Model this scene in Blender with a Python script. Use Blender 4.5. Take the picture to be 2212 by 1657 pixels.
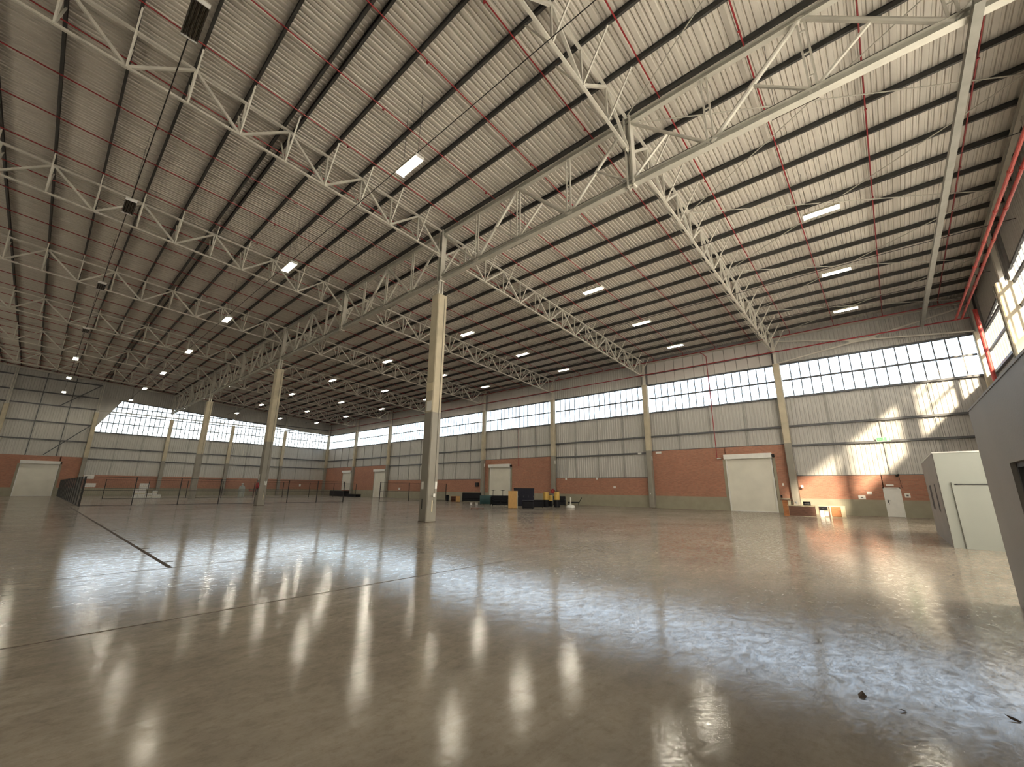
import bpy, math, random
from mathutils import Matrix, Vector
random.seed(7)
R = math.radians
for o in list(bpy.data.objects):
    bpy.data.objects.remove(o)
scn = bpy.context.scene
C = scn.collection

# ------------------------------------------------------------------ camera
def set_camera():
    f, pitch, yaw, roll, h = 894.83, R(14.293), R(48.278), R(.617), 1.65
    F0 = Vector((math.sin(yaw), math.cos(yaw), 0)); R0 = Vector((math.cos(yaw), -math.sin(yaw), 0)); Z = Vector((0, 0, 1))
    F = F0*math.cos(pitch)+Z*math.sin(pitch); U0 = Z*math.cos(pitch)-F0*math.sin(pitch)
    Rv = R0*math.cos(roll)+U0*math.sin(roll); U = U0*math.cos(roll)-R0*math.sin(roll)
    cd = bpy.data.cameras.new('camera'); cd.sensor_width = 36; cd.sensor_fit = 'HORIZONTAL'
    cd.lens = f/2212*36; cd.clip_start = .05; cd.clip_end = 500
    co = bpy.data.objects.new('camera', cd); C.objects.link(co)
    m = Matrix((Rv, U, -F)).transposed().to_4x4(); m.translation = (0, 0, h)
    co.matrix_world = m
    scn.camera = co
set_camera()

# ------------------------------------------------------------------ world, sun, portals, exposure
SUN = Vector((.905, .425, -.425)).normalized()          # travel direction of the sunlight
w = bpy.data.worlds.new('sky'); scn.world = w; w.use_nodes = True
nt = w.node_tree; bg = nt.nodes['Background']
sky = nt.nodes.new('ShaderNodeTexSky'); sky.sky_type = 'NISHITA'; sky.sun_disc = False
sky.sun_elevation = R(23); sky.sun_rotation = math.atan2(-SUN.x, -SUN.y); sky.dust_density = 1.5
hs = nt.nodes.new('ShaderNodeHueSaturation'); hs.inputs['Saturation'].default_value = .45
nt.links.new(sky.outputs[0], hs.inputs['Color']); nt.links.new(hs.outputs[0], bg.inputs[0]); bg.inputs[1].default_value = .48
sd = bpy.data.lights.new('sun', 'SUN'); sd.energy = 46; sd.angle = R(2.5); sd.color = (1, .84, .60)
so = bpy.data.objects.new('sun', sd); C.objects.link(so)
so.rotation_euler = SUN.to_track_quat('-Z', 'Y').to_euler(); so.location = (-40, -40, 40)
def portal(loc, nrm, sx, sy):
    l = bpy.data.lights.new('window_portal', 'AREA'); l.shape = 'RECTANGLE'; l.size = sx; l.size_y = sy
    l.cycles.is_portal = True
    o = bpy.data.objects.new('window_portal', l); C.objects.link(o); o.location = loc
    z = -Vector(nrm); x = Vector((0, 0, 1)).cross(z).normalized(); y = z.cross(x)
    o.rotation_euler = Matrix((x, y, z)).transposed().to_euler()
portal((41.9, 41.9, 10.95), (-1, 0, 0), 96.5, 3.1)
portal((23, 90.7, 12.1), (0, -1, 0), 36.6, 5.4)
portal((27.5, -6.9, 8.6), (0, 1, 0), 27.5, 11.2)
portal((9.2, -6.95, 5.8), (0, 1, 0), 9.2, 9.8)
portal((-14.8, 41.9, 10.5), (1, 0, 0), 96.5, 4.8)
vs = scn.view_settings
vs.view_transform = 'Standard'; vs.look = 'None'; vs.gamma = 1; vs.use_curve_mapping = False
vs.exposure = 0.8
scn.cycles.max_bounces = 5; scn.cycles.diffuse_bounces = 3; scn.cycles.glossy_bounces = 2
scn.cycles.use_adaptive_sampling = True; scn.cycles.adaptive_threshold = .10; scn.cycles.adaptive_min_samples = 18
scn.cycles.transparent_max_bounces = 8; scn.cycles.sample_clamp_indirect = 6
scn.cycles.use_denoising = True; scn.cycles.caustics_reflective = False; scn.cycles.caustics_refractive = False

# ------------------------------------------------------------------ materials
def mat(name, col, rough=.6, metal=0, var=.12, scale=3., bump=0., bscale=40., stretch=None, spec=None):
    m = bpy.data.materials.new(name); m.use_nodes = True
    t = m.node_tree; b = t.nodes['Principled BSDF']
    b.inputs['Roughness'].default_value = rough; b.inputs['Metallic'].default_value = metal
    if spec is not None: b.inputs['Specular IOR Level'].default_value = spec
    tc = t.nodes.new('ShaderNodeTexCoord'); src = tc.outputs['Object']
    if stretch:
        mp = t.nodes.new('ShaderNodeMapping'); mp.inputs['Scale'].default_value = stretch
        t.links.new(src, mp.inputs[0]); src = mp.outputs[0]
    n = t.nodes.new('ShaderNodeTexNoise'); n.inputs['Scale'].default_value = scale; n.inputs['Detail'].default_value = 5
    t.links.new(src, n.inputs['Vector'])
    r = t.nodes.new('ShaderNodeValToRGB')
    a = [max(0, c*(1-var)) for c in col]; z = [min(1, c*(1+var)) for c in col]
    r.color_ramp.elements[0].position = .3; r.color_ramp.elements[1].position = .7
    r.color_ramp.elements[0].color = (*a, 1); r.color_ramp.elements[1].color = (*z, 1)
    t.links.new(n.outputs[0], r.inputs[0]); t.links.new(r.outputs[0], b.inputs['Base Color'])
    if bump:
        n2 = t.nodes.new('ShaderNodeTexNoise'); n2.inputs['Scale'].default_value = bscale; n2.inputs['Detail'].default_value = 4
        t.links.new(src, n2.inputs['Vector'])
        bp = t.nodes.new('ShaderNodeBump'); bp.inputs['Strength'].default_value = bump; bp.inputs['Distance'].default_value = .02
        t.links.new(n2.outputs[0], bp.inputs['Height']); t.links.new(bp.outputs[0], b.inputs['Normal'])
    return m

def brick_mat(name, axis):
    m = bpy.data.materials.new(name); m.use_nodes = True
    t = m.node_tree; b = t.nodes['Principled BSDF']; b.inputs['Roughness'].default_value = .85
    g = t.nodes.new('ShaderNodeNewGeometry'); s = t.nodes.new('ShaderNodeSeparateXYZ'); c = t.nodes.new('ShaderNodeCombineXYZ')
    t.links.new(g.outputs['Position'], s.inputs[0])
    t.links.new(s.outputs[axis], c.inputs[0]); t.links.new(s.outputs[2], c.inputs[1])
    br = t.nodes.new('ShaderNodeTexBrick'); br.inputs['Scale'].default_value = 1
    br.inputs['Brick Width'].default_value = .232; br.inputs['Row Height'].default_value = .0855; br.inputs['Mortar Size'].default_value = .009
    br.inputs['Color1'].default_value = (.52, .235, .155, 1); br.inputs['Color2'].default_value = (.41, .18, .125, 1)
    br.inputs['Mortar'].default_value = (.36, .25, .18, 1)
    t.links.new(c.outputs[0], br.inputs['Vector'])
    n = t.nodes.new('ShaderNodeTexNoise'); n.inputs['Scale'].default_value = .5; n.inputs['Detail'].default_value = 4
    t.links.new(g.outputs['Position'], n.inputs['Vector'])
    mx = t.nodes.new('ShaderNodeMix'); mx.data_type = 'RGBA'; mx.blend_type = 'MULTIPLY'; mx.inputs[0].default_value = .5
    t.links.new(br.outputs['Color'], mx.inputs[6]); t.links.new(n.outputs[0], mx.inputs[7])
    gm = t.nodes.new('ShaderNodeMix'); gm.data_type = 'RGBA'; gm.inputs[0].default_value = .55
    t.links.new(mx.outputs[2], gm.inputs[6]); t.links.new(br.outputs['Color'], gm.inputs[7])
    t.links.new(gm.outputs[2], b.inputs['Base Color'])
    bp = t.nodes.new('ShaderNodeBump'); bp.inputs['Strength'].default_value = .5; bp.inputs['Distance'].default_value = .01; bp.invert = True
    t.links.new(br.outputs['Fac'], bp.inputs['Height']); t.links.new(bp.outputs[0], b.inputs['Normal'])
    return m

def floor_mat():
    m = bpy.data.materials.new('polished_concrete'); m.use_nodes = True
    t = m.node_tree; b = t.nodes['Principled BSDF']
    g = t.nodes.new('ShaderNodeNewGeometry'); P = g.outputs['Position']
    def noise(sc, det=6, rough=.55, dist=0, sx=None):
        n = t.nodes.new('ShaderNodeTexNoise'); n.inputs['Scale'].default_value = sc; n.inputs['Detail'].default_value = det
        n.inputs['Roughness'].default_value = rough; n.inputs['Distortion'].default_value = dist
        if sx:
            mp = t.nodes.new('ShaderNodeMapping'); mp.inputs['Scale'].default_value = sx[0]; mp.inputs['Rotation'].default_value = (0, 0, sx[1])
            t.links.new(P, mp.inputs[0]); t.links.new(mp.outputs[0], n.inputs['Vector'])
        else: t.links.new(P, n.inputs['Vector'])
        return n.outputs[0]
    def ramp(src, p0, c0, p1, c1):
        r = t.nodes.new('ShaderNodeValToRGB'); e = r.color_ramp.elements
        e[0].position = p0; e[0].color = (*c0, 1); e[1].position = p1; e[1].color = (*c1, 1)
        t.links.new(src, r.inputs[0]); return r.outputs[0]
    def mix(fac, a, bb, mode='MIX'):
        x = t.nodes.new('ShaderNodeMix'); x.data_type = 'RGBA'; x.blend_type = mode
        if isinstance(fac, float): x.inputs[0].default_value = fac
        else: t.links.new(fac, x.inputs[0])
        t.links.new(a, x.inputs[6]); t.links.new(bb, x.inputs[7]); return x.outputs[2]
    base = ramp(noise(.35, 9, .65), .34, (.275, .235, .187), .64, (.40, .35, .29))
    scuff = ramp(noise(1.6, 8, .7, 1.2, ((.35, 1.4, 1), .5)), .42, (.80, .78, .76), .62, (1, 1, 1))
    col = mix(.8, base, scuff, 'MULTIPLY')
    spot = ramp(noise(9, 8, .75), .30, (.62, .58, .54), .52, (1, 1, 1))
    col = mix(.6, col, spot, 'MULTIPLY')
    t.links.new(col, b.inputs['Base Color'])
    ro = ramp(noise(.9, 8, .7, .8, ((.5, 1.2, 1), .9)), .3, (.06,)*3, .72, (.14,)*3)
    b.inputs['Roughness'].default_value = .7; b.inputs['Specular IOR Level'].default_value = .1
    gl = t.nodes.new('ShaderNodeBsdfGlossy'); gl.inputs['Color'].default_value = (1, 1, 1, 1); t.links.new(ro, gl.inputs['Roughness'])
    fr = t.nodes.new('ShaderNodeFresnel'); fr.inputs['IOR'].default_value = 1.45
    mr = t.nodes.new('ShaderNodeMapRange'); mr.inputs['From Min'].default_value = .03; mr.inputs['From Max'].default_value = .50
    mr.inputs['To Min'].default_value = .007; mr.inputs['To Max'].default_value = .56; mr.clamp = True
    t.links.new(fr.outputs[0], mr.inputs['Value'])
    wear = ramp(noise(7, 10, .8, .8, ((.75, 1.3, 1), .8)), .36, (.25,)*3, .66, (1.35,)*3)
    ml = t.nodes.new('ShaderNodeMath'); ml.operation = 'MULTIPLY'; t.links.new(mr.outputs[0], ml.inputs[0]); t.links.new(wear, ml.inputs[1])
    ms = t.nodes.new('ShaderNodeMixShader'); t.links.new(ml.outputs[0], ms.inputs[0]); t.links.new(b.outputs[0], ms.inputs[1]); t.links.new(gl.outputs[0], ms.inputs[2])
    t.links.new(ms.outputs[0], t.nodes['Material Output'].inputs[0])
    h1 = noise(2.2, 5, .6, .6); h2 = noise(26, 6, .75, .5, ((.7, 1.2, 1), .7))
    a = t.nodes.new('ShaderNodeMath'); a.operation = 'MULTIPLY_ADD'; a.inputs[1].default_value = .20
    t.links.new(h2, a.inputs[0]); t.links.new(h1, a.inputs[2])
    bp = t.nodes.new('ShaderNodeBump'); bp.inputs['Strength'].default_value = .07; bp.inputs['Distance'].default_value = .03
    t.links.new(a.outputs[0], bp.inputs['Height']); t.links.new(bp.outputs[0], gl.inputs['Normal'])
    return m

def emit(name, col, s):
    m = bpy.data.materials.new(name); m.use_nodes = True; t = m.node_tree; t.nodes.clear()
    e = t.nodes.new('ShaderNodeEmission'); e.inputs[0].default_value = (*col, 1); e.inputs[1].default_value = s
    o = t.nodes.new('ShaderNodeOutputMaterial'); t.links.new(e.outputs[0], o.inputs[0]); return m

def pane_mat(name, tint, milk, tr=1.):
    m = bpy.data.materials.new(name); m.use_nodes = True; t = m.node_tree; t.nodes.clear()
    a = t.nodes.new('ShaderNodeBsdfTransparent'); a.inputs[0].default_value = (*tint, 1)
    d = t.nodes.new('ShaderNodeBsdfTranslucent'); n = t.nodes.new('ShaderNodeTexNoise'); n.inputs['Scale'].default_value = 2
    r = t.nodes.new('ShaderNodeValToRGB'); r.color_ramp.elements[0].color = (.70*tr, .74*tr, .78*tr, 1); r.color_ramp.elements[1].color = (.85*tr, .88*tr, .9*tr, 1)
    t.links.new(n.outputs[0], r.inputs[0]); t.links.new(r.outputs[0], d.inputs[0])
    x = t.nodes.new('ShaderNodeMixShader'); x.inputs[0].default_value = milk
    o = t.nodes.new('ShaderNodeOutputMaterial')
    t.links.new(a.outputs[0], x.inputs[1]); t.links.new(d.outputs[0], x.inputs[2]); t.links.new(x.outputs[0], o.inputs[0])
    return m

M = dict(
    floor=floor_mat(),
    joint=mat('joint_sealant', (.075, .05, .035), .8),
    sheet=mat('galvanised_wall_sheet', (.52, .505, .48), .5, .15, .10, .8, 0, 40, (1, 1, .25)),
    roof=mat('galvanised_roof_sheet', (.62, .58, .52), .45, .1, .10, .6),
    backing=mat('outer_cladding', (.28, .28, .28), .8),
    brick_x=brick_mat('face_brick_side', 1), brick_y=brick_mat('face_brick_end', 0),
    plinth=mat('painted_plinth', (.31, .285, .215), .6, 0, .08, 1.5, .1, 30),
    girt=mat('girt_steel', (.115, .118, .125), .55, .2),
    strut=mat('pale_strut_steel', (.36, .35, .33), .55, .2),
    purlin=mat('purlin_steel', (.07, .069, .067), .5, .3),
    steel=mat('cream_painted_steel', (.68, .65, .58), .5, .1, .08, 2),
    steel2=mat('grey_beige_painted_steel', (.52, .50, .44), .5, .1, .08, 2),
    concrete=mat('column_concrete', (.50, .44, .33), .8, 0, .14, 1.3, .15, 25),
    colgrey=mat('column_grey_paint', (.27, .25, .215), .55, 0, .08, 1.3, .1, 25),
    door=mat('roller_door_paint', (.76, .73, .65), .45, .05, .05, 1),
    red=mat('sprinkler_red', (.30, .025, .03), .4, .1),
    red2=mat('hydrant_red', (.45, .06, .05), .4, .1),
    black=mat('black_vinyl', (.006, .006, .009), .5, 0, .2, 6, .1, 20, None, .2),
    blackmetal=mat('black_metal', (.02, .018, .018), .5, .3),
    wire=mat('fence_wire', (.05, .05, .05), .5, .5),
    white=mat('white_paint', (.78, .77, .74), .5, 0, .04),
    paper=mat('white_paper', (.80, .79, .76), .7, 0, .03),
    booth=mat('pale_green_grey_panel', (.37, .39, .36), .5, 0, .05, .7),
    booth2=mat('warm_grey_render', (.34, .32, .30), .6, 0, .07, .7, .1, 30),
    dark=mat('dark_interior', (.03, .03, .035), .7),
    wood=mat('orange_brown_wood', (.36, .14, .05), .45, 0, .3, 3, 0, 20, (1, 1, 6)),
    wood2=mat('dark_brown_wood', (.15, .07, .045), .5, 0, .3, 3, 0, 20, (1, 1, 6)),
    ply=mat('plywood', (.50, .29, .10), .6, 0, .12, 4, 0, 20, (4, 4, 1)),
    cream=mat('cream_laminate', (.62, .54, .38), .5, 0, .06),
    teal=mat('teal_paint', (.03, .085, .09), .5),
    yellow=mat('yellow_plastic', (.62, .40, .10), .5),
    green=mat('exit_green', (.10, .42, .16), .5),
    navy=mat('navy_steel', (.006, .007, .018), .4, 0, spec=.25),
    reflector=mat('lamp_reflector', (.55, .50, .40), .35, .3),
    cable=mat('black_cable', (.02, .018, .016), .6),
    louvre=mat('dark_louvre', (.07, .055, .045), .5, .2),
    tube=emit('lit_tube', (1, .93, .74), 88),
    pane=pane_mat('clear_translucent_sheet', (.86, .93, .97), .12),
    paneb=pane_mat('milky_translucent_sheet', (.93, .95, .97), .12),
    panef=pane_mat('sun_dimming_sheet', (.27, .27, .27), .15),  # grey tint added to dim the strong sun through the end-wall clerestory
    side_fill=pane_mat('dim_fill_sheet', (.9, .9, .9), 1.0, .08),  # low transmission to weaken the fill light added from the unseen left wall
    milky_fill=pane_mat('frosted_fill_sheet', (.9, .9, .9), 1.0),  # for unseen panels added as daylight fill
    tie=mat('tie_beam_paint', (.22, .21, .185), .55, .1),
    lightpanel=mat('pale_lining_board', (.60, .565, .545), .6, 0, .05, .7),
)

# ------------------------------------------------------------------ helpers
def new(name, me=None, parent=None, loc=None, rz=0):
    o = bpy.data.objects.new(name, me); C.objects.link(o)
    if parent is not None: o.parent = parent
    if loc is not None: o.location = loc
    if rz: o.rotation_euler = (0, 0, rz)
    return o
class MB:
    def __init__(s): s.v = []; s.f = []
    def add(s, vs, fs):
        n = len(s.v); s.v += [tuple(p) for p in vs]; s.f += [tuple(i+n for i in f) for f in fs]; return s
    def box(s, a, b):
        x0, y0, z0 = a; x1, y1, z1 = b
        return s.add([(x0, y0, z0), (x1, y0, z0), (x1, y1, z0), (x0, y1, z0), (x0, y0, z1), (x1, y0, z1), (x1, y1, z1), (x0, y1, z1)],
                     [(3, 2, 1, 0), (4, 5, 6, 7), (0, 1, 5, 4), (1, 2, 6, 5), (2, 3, 7, 6), (3, 0, 4, 7)])
    def cbox(s, c, d): return s.box([c[i]-d[i]/2 for i in range(3)], [c[i]+d[i]/2 for i in range(3)])
    def bar(s, p, q, w, h=None, n=4):
        """prism along p-q: n=4 gives a w x h box section, n>4 a round tube of diameter w"""
        p, q = Vector(p), Vector(q); d = (q-p).normalized()
        up = Vector((0, 0, 1)) if abs(d.z) < .95 else Vector((0, 1, 0))
        x = d.cross(up).normalized(); y = x.cross(d)
        if n == 4:
            h = w if h is None else h
            o = [x*a*w/2+y*b*h/2 for a, b in ((-1, -1), (1, -1), (1, 1), (-1, 1))]
        else: o = [(x*math.cos(2*math.pi*i/n)+y*math.sin(2*math.pi*i/n))*w/2 for i in range(n)]
        vs = [p+e for e in o]+[q+e for e in o]
        return s.add(vs, [(i, (i+1) % n, n+(i+1) % n, n+i) for i in range(n)]+[tuple(range(n))[::-1], tuple(range(n, 2*n))])
    def lathe(s, prof, n=14, c=(0, 0)):
        vs = []; fs = []
        for r, z in prof: vs += [(c[0]+r*math.cos(2*math.pi*i/n), c[1]+r*math.sin(2*math.pi*i/n), z) for i in range(n)]
        for k in range(len(prof)-1):
            fs += [(k*n+i, k*n+(i+1) % n, (k+1)*n+(i+1) % n, (k+1)*n+i) for i in range(n)]
        fs += [tuple(range(n))[::-1], tuple(range((len(prof)-1)*n, len(prof)*n))]
        return s.add(vs, fs)
    def ibeam(s, p, q, w, h, t=.025):
        p, q = Vector(p), Vector(q); up = Vector((0, 0, 1))
        s.bar(p+up*(h/2-t/2), q+up*(h/2-t/2), w, t); s.bar(p-up*(h/2-t/2), q-up*(h/2-t/2), w, t); s.bar(p, q, t, h-2*t)
        return s
    def me(s, m, smooth=False):
        me = bpy.data.meshes.new('mesh'); me.from_pydata(s.v, [], s.f); me.update()
        me.materials.append(M[m] if isinstance(m, str) else m)
        if smooth: me.polygons.foreach_set('use_smooth', [True]*len(me.polygons))
        return me
    def ob(s, name, m, parent=None, loc=None, rz=0, smooth=False):
        return new(name, s.me(m, smooth), parent, loc, rz)
def bevel(o, w=.015, seg=2):
    b = o.modifiers.new('bevel', 'BEVEL'); b.width = w; b.segments = seg; b.limit_method = 'ANGLE'; return o
def tag(o, label, cat, group=None):
    o['label'] = label; o['category'] = cat
    if group: o['group'] = group
    return o
def thing(name, label, cat, loc=(0, 0, 0), rz=0, group=None):
    return tag(new(name, None, None, loc, rz), label, cat, group)
def struct(o): o['kind'] = 'structure'; return o
def dup(root, loc=None, rz=None, label=None):
    r = root.copy(); C.objects.link(r)
    if loc is not None: r.location = loc
    if rz is not None: r.rotation_euler = (0, 0, rz)
    if label: r['label'] = label
    for ch in list(root.children):
        c = ch.copy(); C.objects.link(c); c.parent = r
        for g in ch.children:
            d = g.copy(); C.objects.link(d); d.parent = c
    return r

# ------------------------------------------------------------------ grid of the hall
XA, XC, XL = 41.2, 13.65, -14.0           # column line of the long side wall, girder line, far-left side
YB, YF = 89.95, -6.15                     # end-wall column lines
Y0, BAY = 5.85, 12.015
YK = lambda k: Y0+k*BAY
SL = .062
zc = lambda x: 16.70-SL*(x-XC)            # axis of the truss top chords
zr = lambda x: zc(x)+.34                  # underside of the roof sheets
NP = 1.775                                # truss panel and purlin spacing
HC, HP = 12.44, 5.58                      # concrete column top, top of grey paint
SILL, HEAD = 9.5, 12.42

# ------------------------------------------------------------------ floor
fl = struct(MB().box((XL-1, YF-1, -.3), (XA+1.2, YB+1.2, -.004)).ob('floor', 'joint'))
g = .024
def slab(x0, x1, y0, y1): MB().box((x0+g, y0+g, -.004), (x1-g, y1-g, 0)).ob('floor_slab', 'floor', fl)
slab(XL-1, XA+1.2, YF-1, 7.1); slab(XL-1, XA+1.2, 7.1, 11.4)
slab(XL-1, 2.24, 11.4, YB+1.2); slab(2.24, XA+1.2, 11.4, YB+1.2)
MB().box((2.20, 11.42, 0), (2.275, 47.0, .004)).ob('joint_strip', 'joint', fl)
for y in (12.3, 14.3, 15.2, 17.5, 22.0): MB().cbox((2.33, y, .003), (.22, .035, .006)).ob('joint_chip', 'joint', fl)

# ------------------------------------------------------------------ corrugated sheets
def profile(width, pitch, depth):
    """trapezoidal ribs across the width: list of (offset along, depth)"""
    n = max(1, round(width/pitch)); p = width/n; out = []
    for i in range(n):
        a = i*p; out += [(a, 0), (a+p*.55, 0), (a+p*.65, depth), (a+p*.9, depth)]
    out.append((width, 0)); return out
def sheet_mesh(width, pitch, depth, bot, top, along, nrm, m):
    """vertical sheet from local origin: along = unit vec, ribs stand out along nrm; bot/top functions of offset"""
    v = []; pr = profile(width, pitch, depth)
    for a, d in pr:
        for z in (bot(a), top(a)): v.append((along[0]*a+nrm[0]*d, along[1]*a+nrm[1]*d, z))
    mb = MB(); mb.add(v, [(2*i, 2*i+2, 2*i+3, 2*i+1) for i in range(len(pr)-1)]); return mb.me(m)

# ------------------------------------------------------------------ roof
ce = struct(MB().add([(XL-.6, YF-.6, zr(XL)+.14), (XA+.6, YF-.6, zr(XA)+.10), (XA+.6, YB+.6, zr(XA)+.10), (XL-.6, YB+.6, zr(XL)+.14),
                      (XL-.6, YF-.6, zr(XL)+.25), (XA+.6, YF-.6, zr(XA)+.22), (XA+.6, YB+.6, zr(XA)+.22), (XL-.6, YB+.6, zr(XL)+.25)],
                     [(0, 1, 2, 3), (7, 6, 5, 4), (0, 4, 5, 1), (1, 5, 6, 2), (2, 6, 7, 3), (3, 7, 4, 0)]).ob('ceiling', 'backing'))
SW = .84
def roof_sheet():
    pr = [(0, 0), (.05, 0), (.075, .045), (.12, .045), (.145, 0), (.23, 0), (.255, .045), (.30, .045), (.325, 0), (.44, 0), (.465, .045), (.51, .045), (.535, 0), (.60, 0), (.625, .045), (.70, .045), (.725, 0), (SW+.01, 0)]
    v = []
    for a, d in pr:
        for x in (XL-.5, XA+.5): v.append((x, a, zr(x)+d))
    return MB().add(v, [(2*i, 2*i+1, 2*i+3, 2*i+2) for i in range(len(pr)-1)]).me('roof')
rs = roof_sheet(); n = int((YB-YF+1)/SW)+1
for i in range(n): new('roof_sheet', rs, ce, (0, YF-.5+i*SW, 0))

# ------------------------------------------------------------------ windows
def clip(poly, a, b, c):
    """keep the part of a 2-D polygon where a*u+b*z <= c"""
    out = []
    for i in range(len(poly)):
        p, q = poly[i], poly[(i+1) % len(poly)]
        dp, dq = a*p[0]+b*p[1]-c, a*q[0]+b*q[1]-c
        if dp <= 0: out.append(p)
        if dp*dq < 0:
            t = dp/(dp-dq); out.append((p[0]+t*(q[0]-p[0]), p[1]+t*(q[1]-p[1])))
    return out
WN = [0]
def window(to3, u0, u1, rows, npan, pm, top=None, cut=None, fr='girt', mw=.055):
    """clerestory window in the wall plane; to3(u, z, d) maps to world, d>0 is into the room"""
    WN[0] += 1; mb = MB(); us = [u0+(u1-u0)*i/npan for i in range(npan+1)]
    tz = top or (lambda u: rows[-1])
    def lim(poly):
        if top:
            s = (top(u1)-top(u0))/(u1-u0); poly = clip(poly, -s, 1, top(u0)-s*u0)
        if cut and poly: poly = clip(poly, *cut)
        return poly
    def rail(z, w=.10):
        a, b = u0, u1
        if cut:
            while a < b and cut[0]*a+cut[1]*z > cut[2]: a += .05
        mb.bar(to3(a, z, .06), to3(b, z, .06), .12, w+.03)
    for z in rows[:-1]: rail(z)
    mb.bar(to3(u0 if not cut else u0+1.9, tz(u0 if not cut else u0+1.9), .06), to3(u1, tz(u1), .06), .10, .12)
    root = struct(mb.ob('window_%d' % WN[0], fr))
    cache = {}
    for i in range(npan):
        for j in range(len(rows)-1):
            poly = lim([(us[i], rows[j]), (us[i+1], rows[j]), (us[i+1], rows[j+1]), (us[i], rows[j+1])])
            if len(poly) < 3: continue
            MB().add([to3(u, z, .0) for u, z in poly], [tuple(range(len(poly)))]).ob('pane', pm, root)
        if i:
            poly = lim([(us[i], rows[0]), (us[i]+.001, rows[0]), (us[i]+.001, rows[-1]), (us[i], rows[-1])])
            if len(poly) >= 3:
                zt = max(p[1] for p in poly)
                MB().bar(to3(us[i], rows[0], .03), to3(us[i], zt, .03), mw, .07).ob('mullion', 'girt', root)
    return root

# ------------------------------------------------------------------ long side wall (wall_right)
XW = 41.42
wa = MB()
wa.box((XW+.12, YF-.4, 0), (XW+.2, YB+.6, SILL)); wa.box((XW+.12, YF-.4, HEAD), (XW+.2, YB+.6, zr(XA)+.2))
wa = struct(wa.ob('wall_right', 'backing'))
TALL = {0, 2, 5, 6}; LIGHT = {0, 2, 3, 5}
cols_a = [YF]+[YK(k) for k in range(7)]+[YB]
DOORS = {0: (7.2, 10.82, 0), 2: (36.9, 40.68, 0), 5: (66.55, 70.2, 0), 6: (78.75, 82.1, 1.15)}
to_a = lambda u, z, d: (XW+.08-d, u, z)
for bi in range(8):
    k = bi-1; y0, y1 = cols_a[bi]+.27, cols_a[bi+1]-.27
    top = 5.52 if k in TALL else 2.92
    holes = DOORS.get(k); dz = 4.62
    if k == -1: holes = (-.47, .43, 0); dz = 2.03
    # brick and plinth panels around the door opening
    segs = []
    if holes:
        h0, h1, hz = holes; segs = [(y0, h0), (h1, y1)]
        MB().box((XW-.1, h0, dz), (XW+.12, h1, top)).ob('brick_panel', 'brick_x', wa)
        if hz: MB().box((XW-.1, h0, 0), (XW+.12, h1, hz)).ob('brick_panel', 'brick_x', wa)
    else: segs = [(y0, y1)]
    for s0, s1 in segs:
        MB().box((XW-.1, s0-.05, 1.16), (XW+.12, s1+.0, top)).ob('brick_panel', 'brick_x', wa)
        MB().box((XW-.11, s0-.05, 0), (XW+.12, s1+.0, 1.16)).ob('plinth_panel', 'plinth', wa)
    MB().box((XW-.12, y0-.05, top), (XW+.12, y1+.05, top+.05)).ob('brick_cap', 'girt', wa)
    ns = 14; sw = (y1-y0+.54)/ns
    lo = sheet_mesh(sw, .285, .04, lambda a: top, lambda a: SILL, (0, 1), (-1, 0), 'sheet')
    up = sheet_mesh(sw, .285, .04, lambda a: HEAD, lambda a: zr(XA)+.02, (0, 1), (-1, 0), 'sheet')
    for i in range(ns):
        new('wall_sheet', lo, wa, (XW+.09, y0-.27+i*sw, 0))
        if k not in LIGHT: new('wall_sheet', up, wa, (XW+.09, y0-.27+i*sw, 0))
    if k in LIGHT:
        npn = 12; pw = (y1-y0)/npn
        bd = MB().box((-.02, .02, HEAD), (.06, pw-.02, zr(XA)-.3)).me('lightpanel')
        for i in range(npn): new('lining_board', bd, wa, (XW, y0+i*pw, 0))
        MB().bar((XW-.03, y0, 13.55), (XW-.03, y1, 13.55), .06, .06).ob('board_rail', 'girt', wa)
    for z in (5.38, 7.0):
        if z > top: MB().box((XW-.13, y0-.05, z-.075), (XW+.05, y1+.05, z+.075)).ob('girt', 'girt', wa)
    for z in (SILL-.02, HEAD+.03): MB().box((XW-.10, y0-.05, z-.07), (XW+.08, y1+.05, z+.05)).ob('girt', 'girt', wa)
    for i in (1, 2, 3):
        y = cols_a[bi]+i*3.0
        MB().box((XW-.02, y-.045, top), (XW+.07, y+.045, SILL)).ob('wall_strut', 'strut', wa)
    window(to_a, y0, y1, [SILL, 10.98, HEAD], 17, 'pane')
for bi in range(8): MB().ibeam((XW-.35, cols_a[bi]+(.20 if bi == 0 else .085), 14.78), (XW-.35, cols_a[bi+1]-.085, 14.78), .16, .22).ob('eave_beam', 'steel2', wa)

# ------------------------------------------------------------------ end wall with the big window (wall_back)
YW = 90.2
colsx = [XA, 32.15, 22.95, 13.85, 4.62, -4.4, XL]
wt = lambda x: zc(x)-2.42                 # sloping head of the end-wall window
wb = MB(); wb.box((XL-.5, YW+.12, 0), (XW+.3, YW+.2, SILL)); wb.box((XL-.5, YW+.12, SILL), (4.62, YW+.2, zr(XL)+.2))
wb.add([(4.62, YW+.16, wt(4.62)), (XW+.3, YW+.16, wt(XW+.3)), (XW+.3, YW+.16, zr(XW)+.2), (4.62, YW+.16, zr(4.62)+.2)], [(0, 1, 2, 3)])
CUT = ((14.7-10.6)/2.25*-1, 1, 10.6-(14.7-10.6)/2.25*4.95)   # z <= 10.6 + 1.82 (x - 4.95)
wb.add([(4.5, YW+.14, 9.8), (4.95, YW+.14, 10.6), (7.25, YW+.14, 14.8), (4.5, YW+.14, 14.9)], [(0, 1, 2, 3)])
wb = struct(wb.ob('wall_back', 'backing'))
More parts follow.
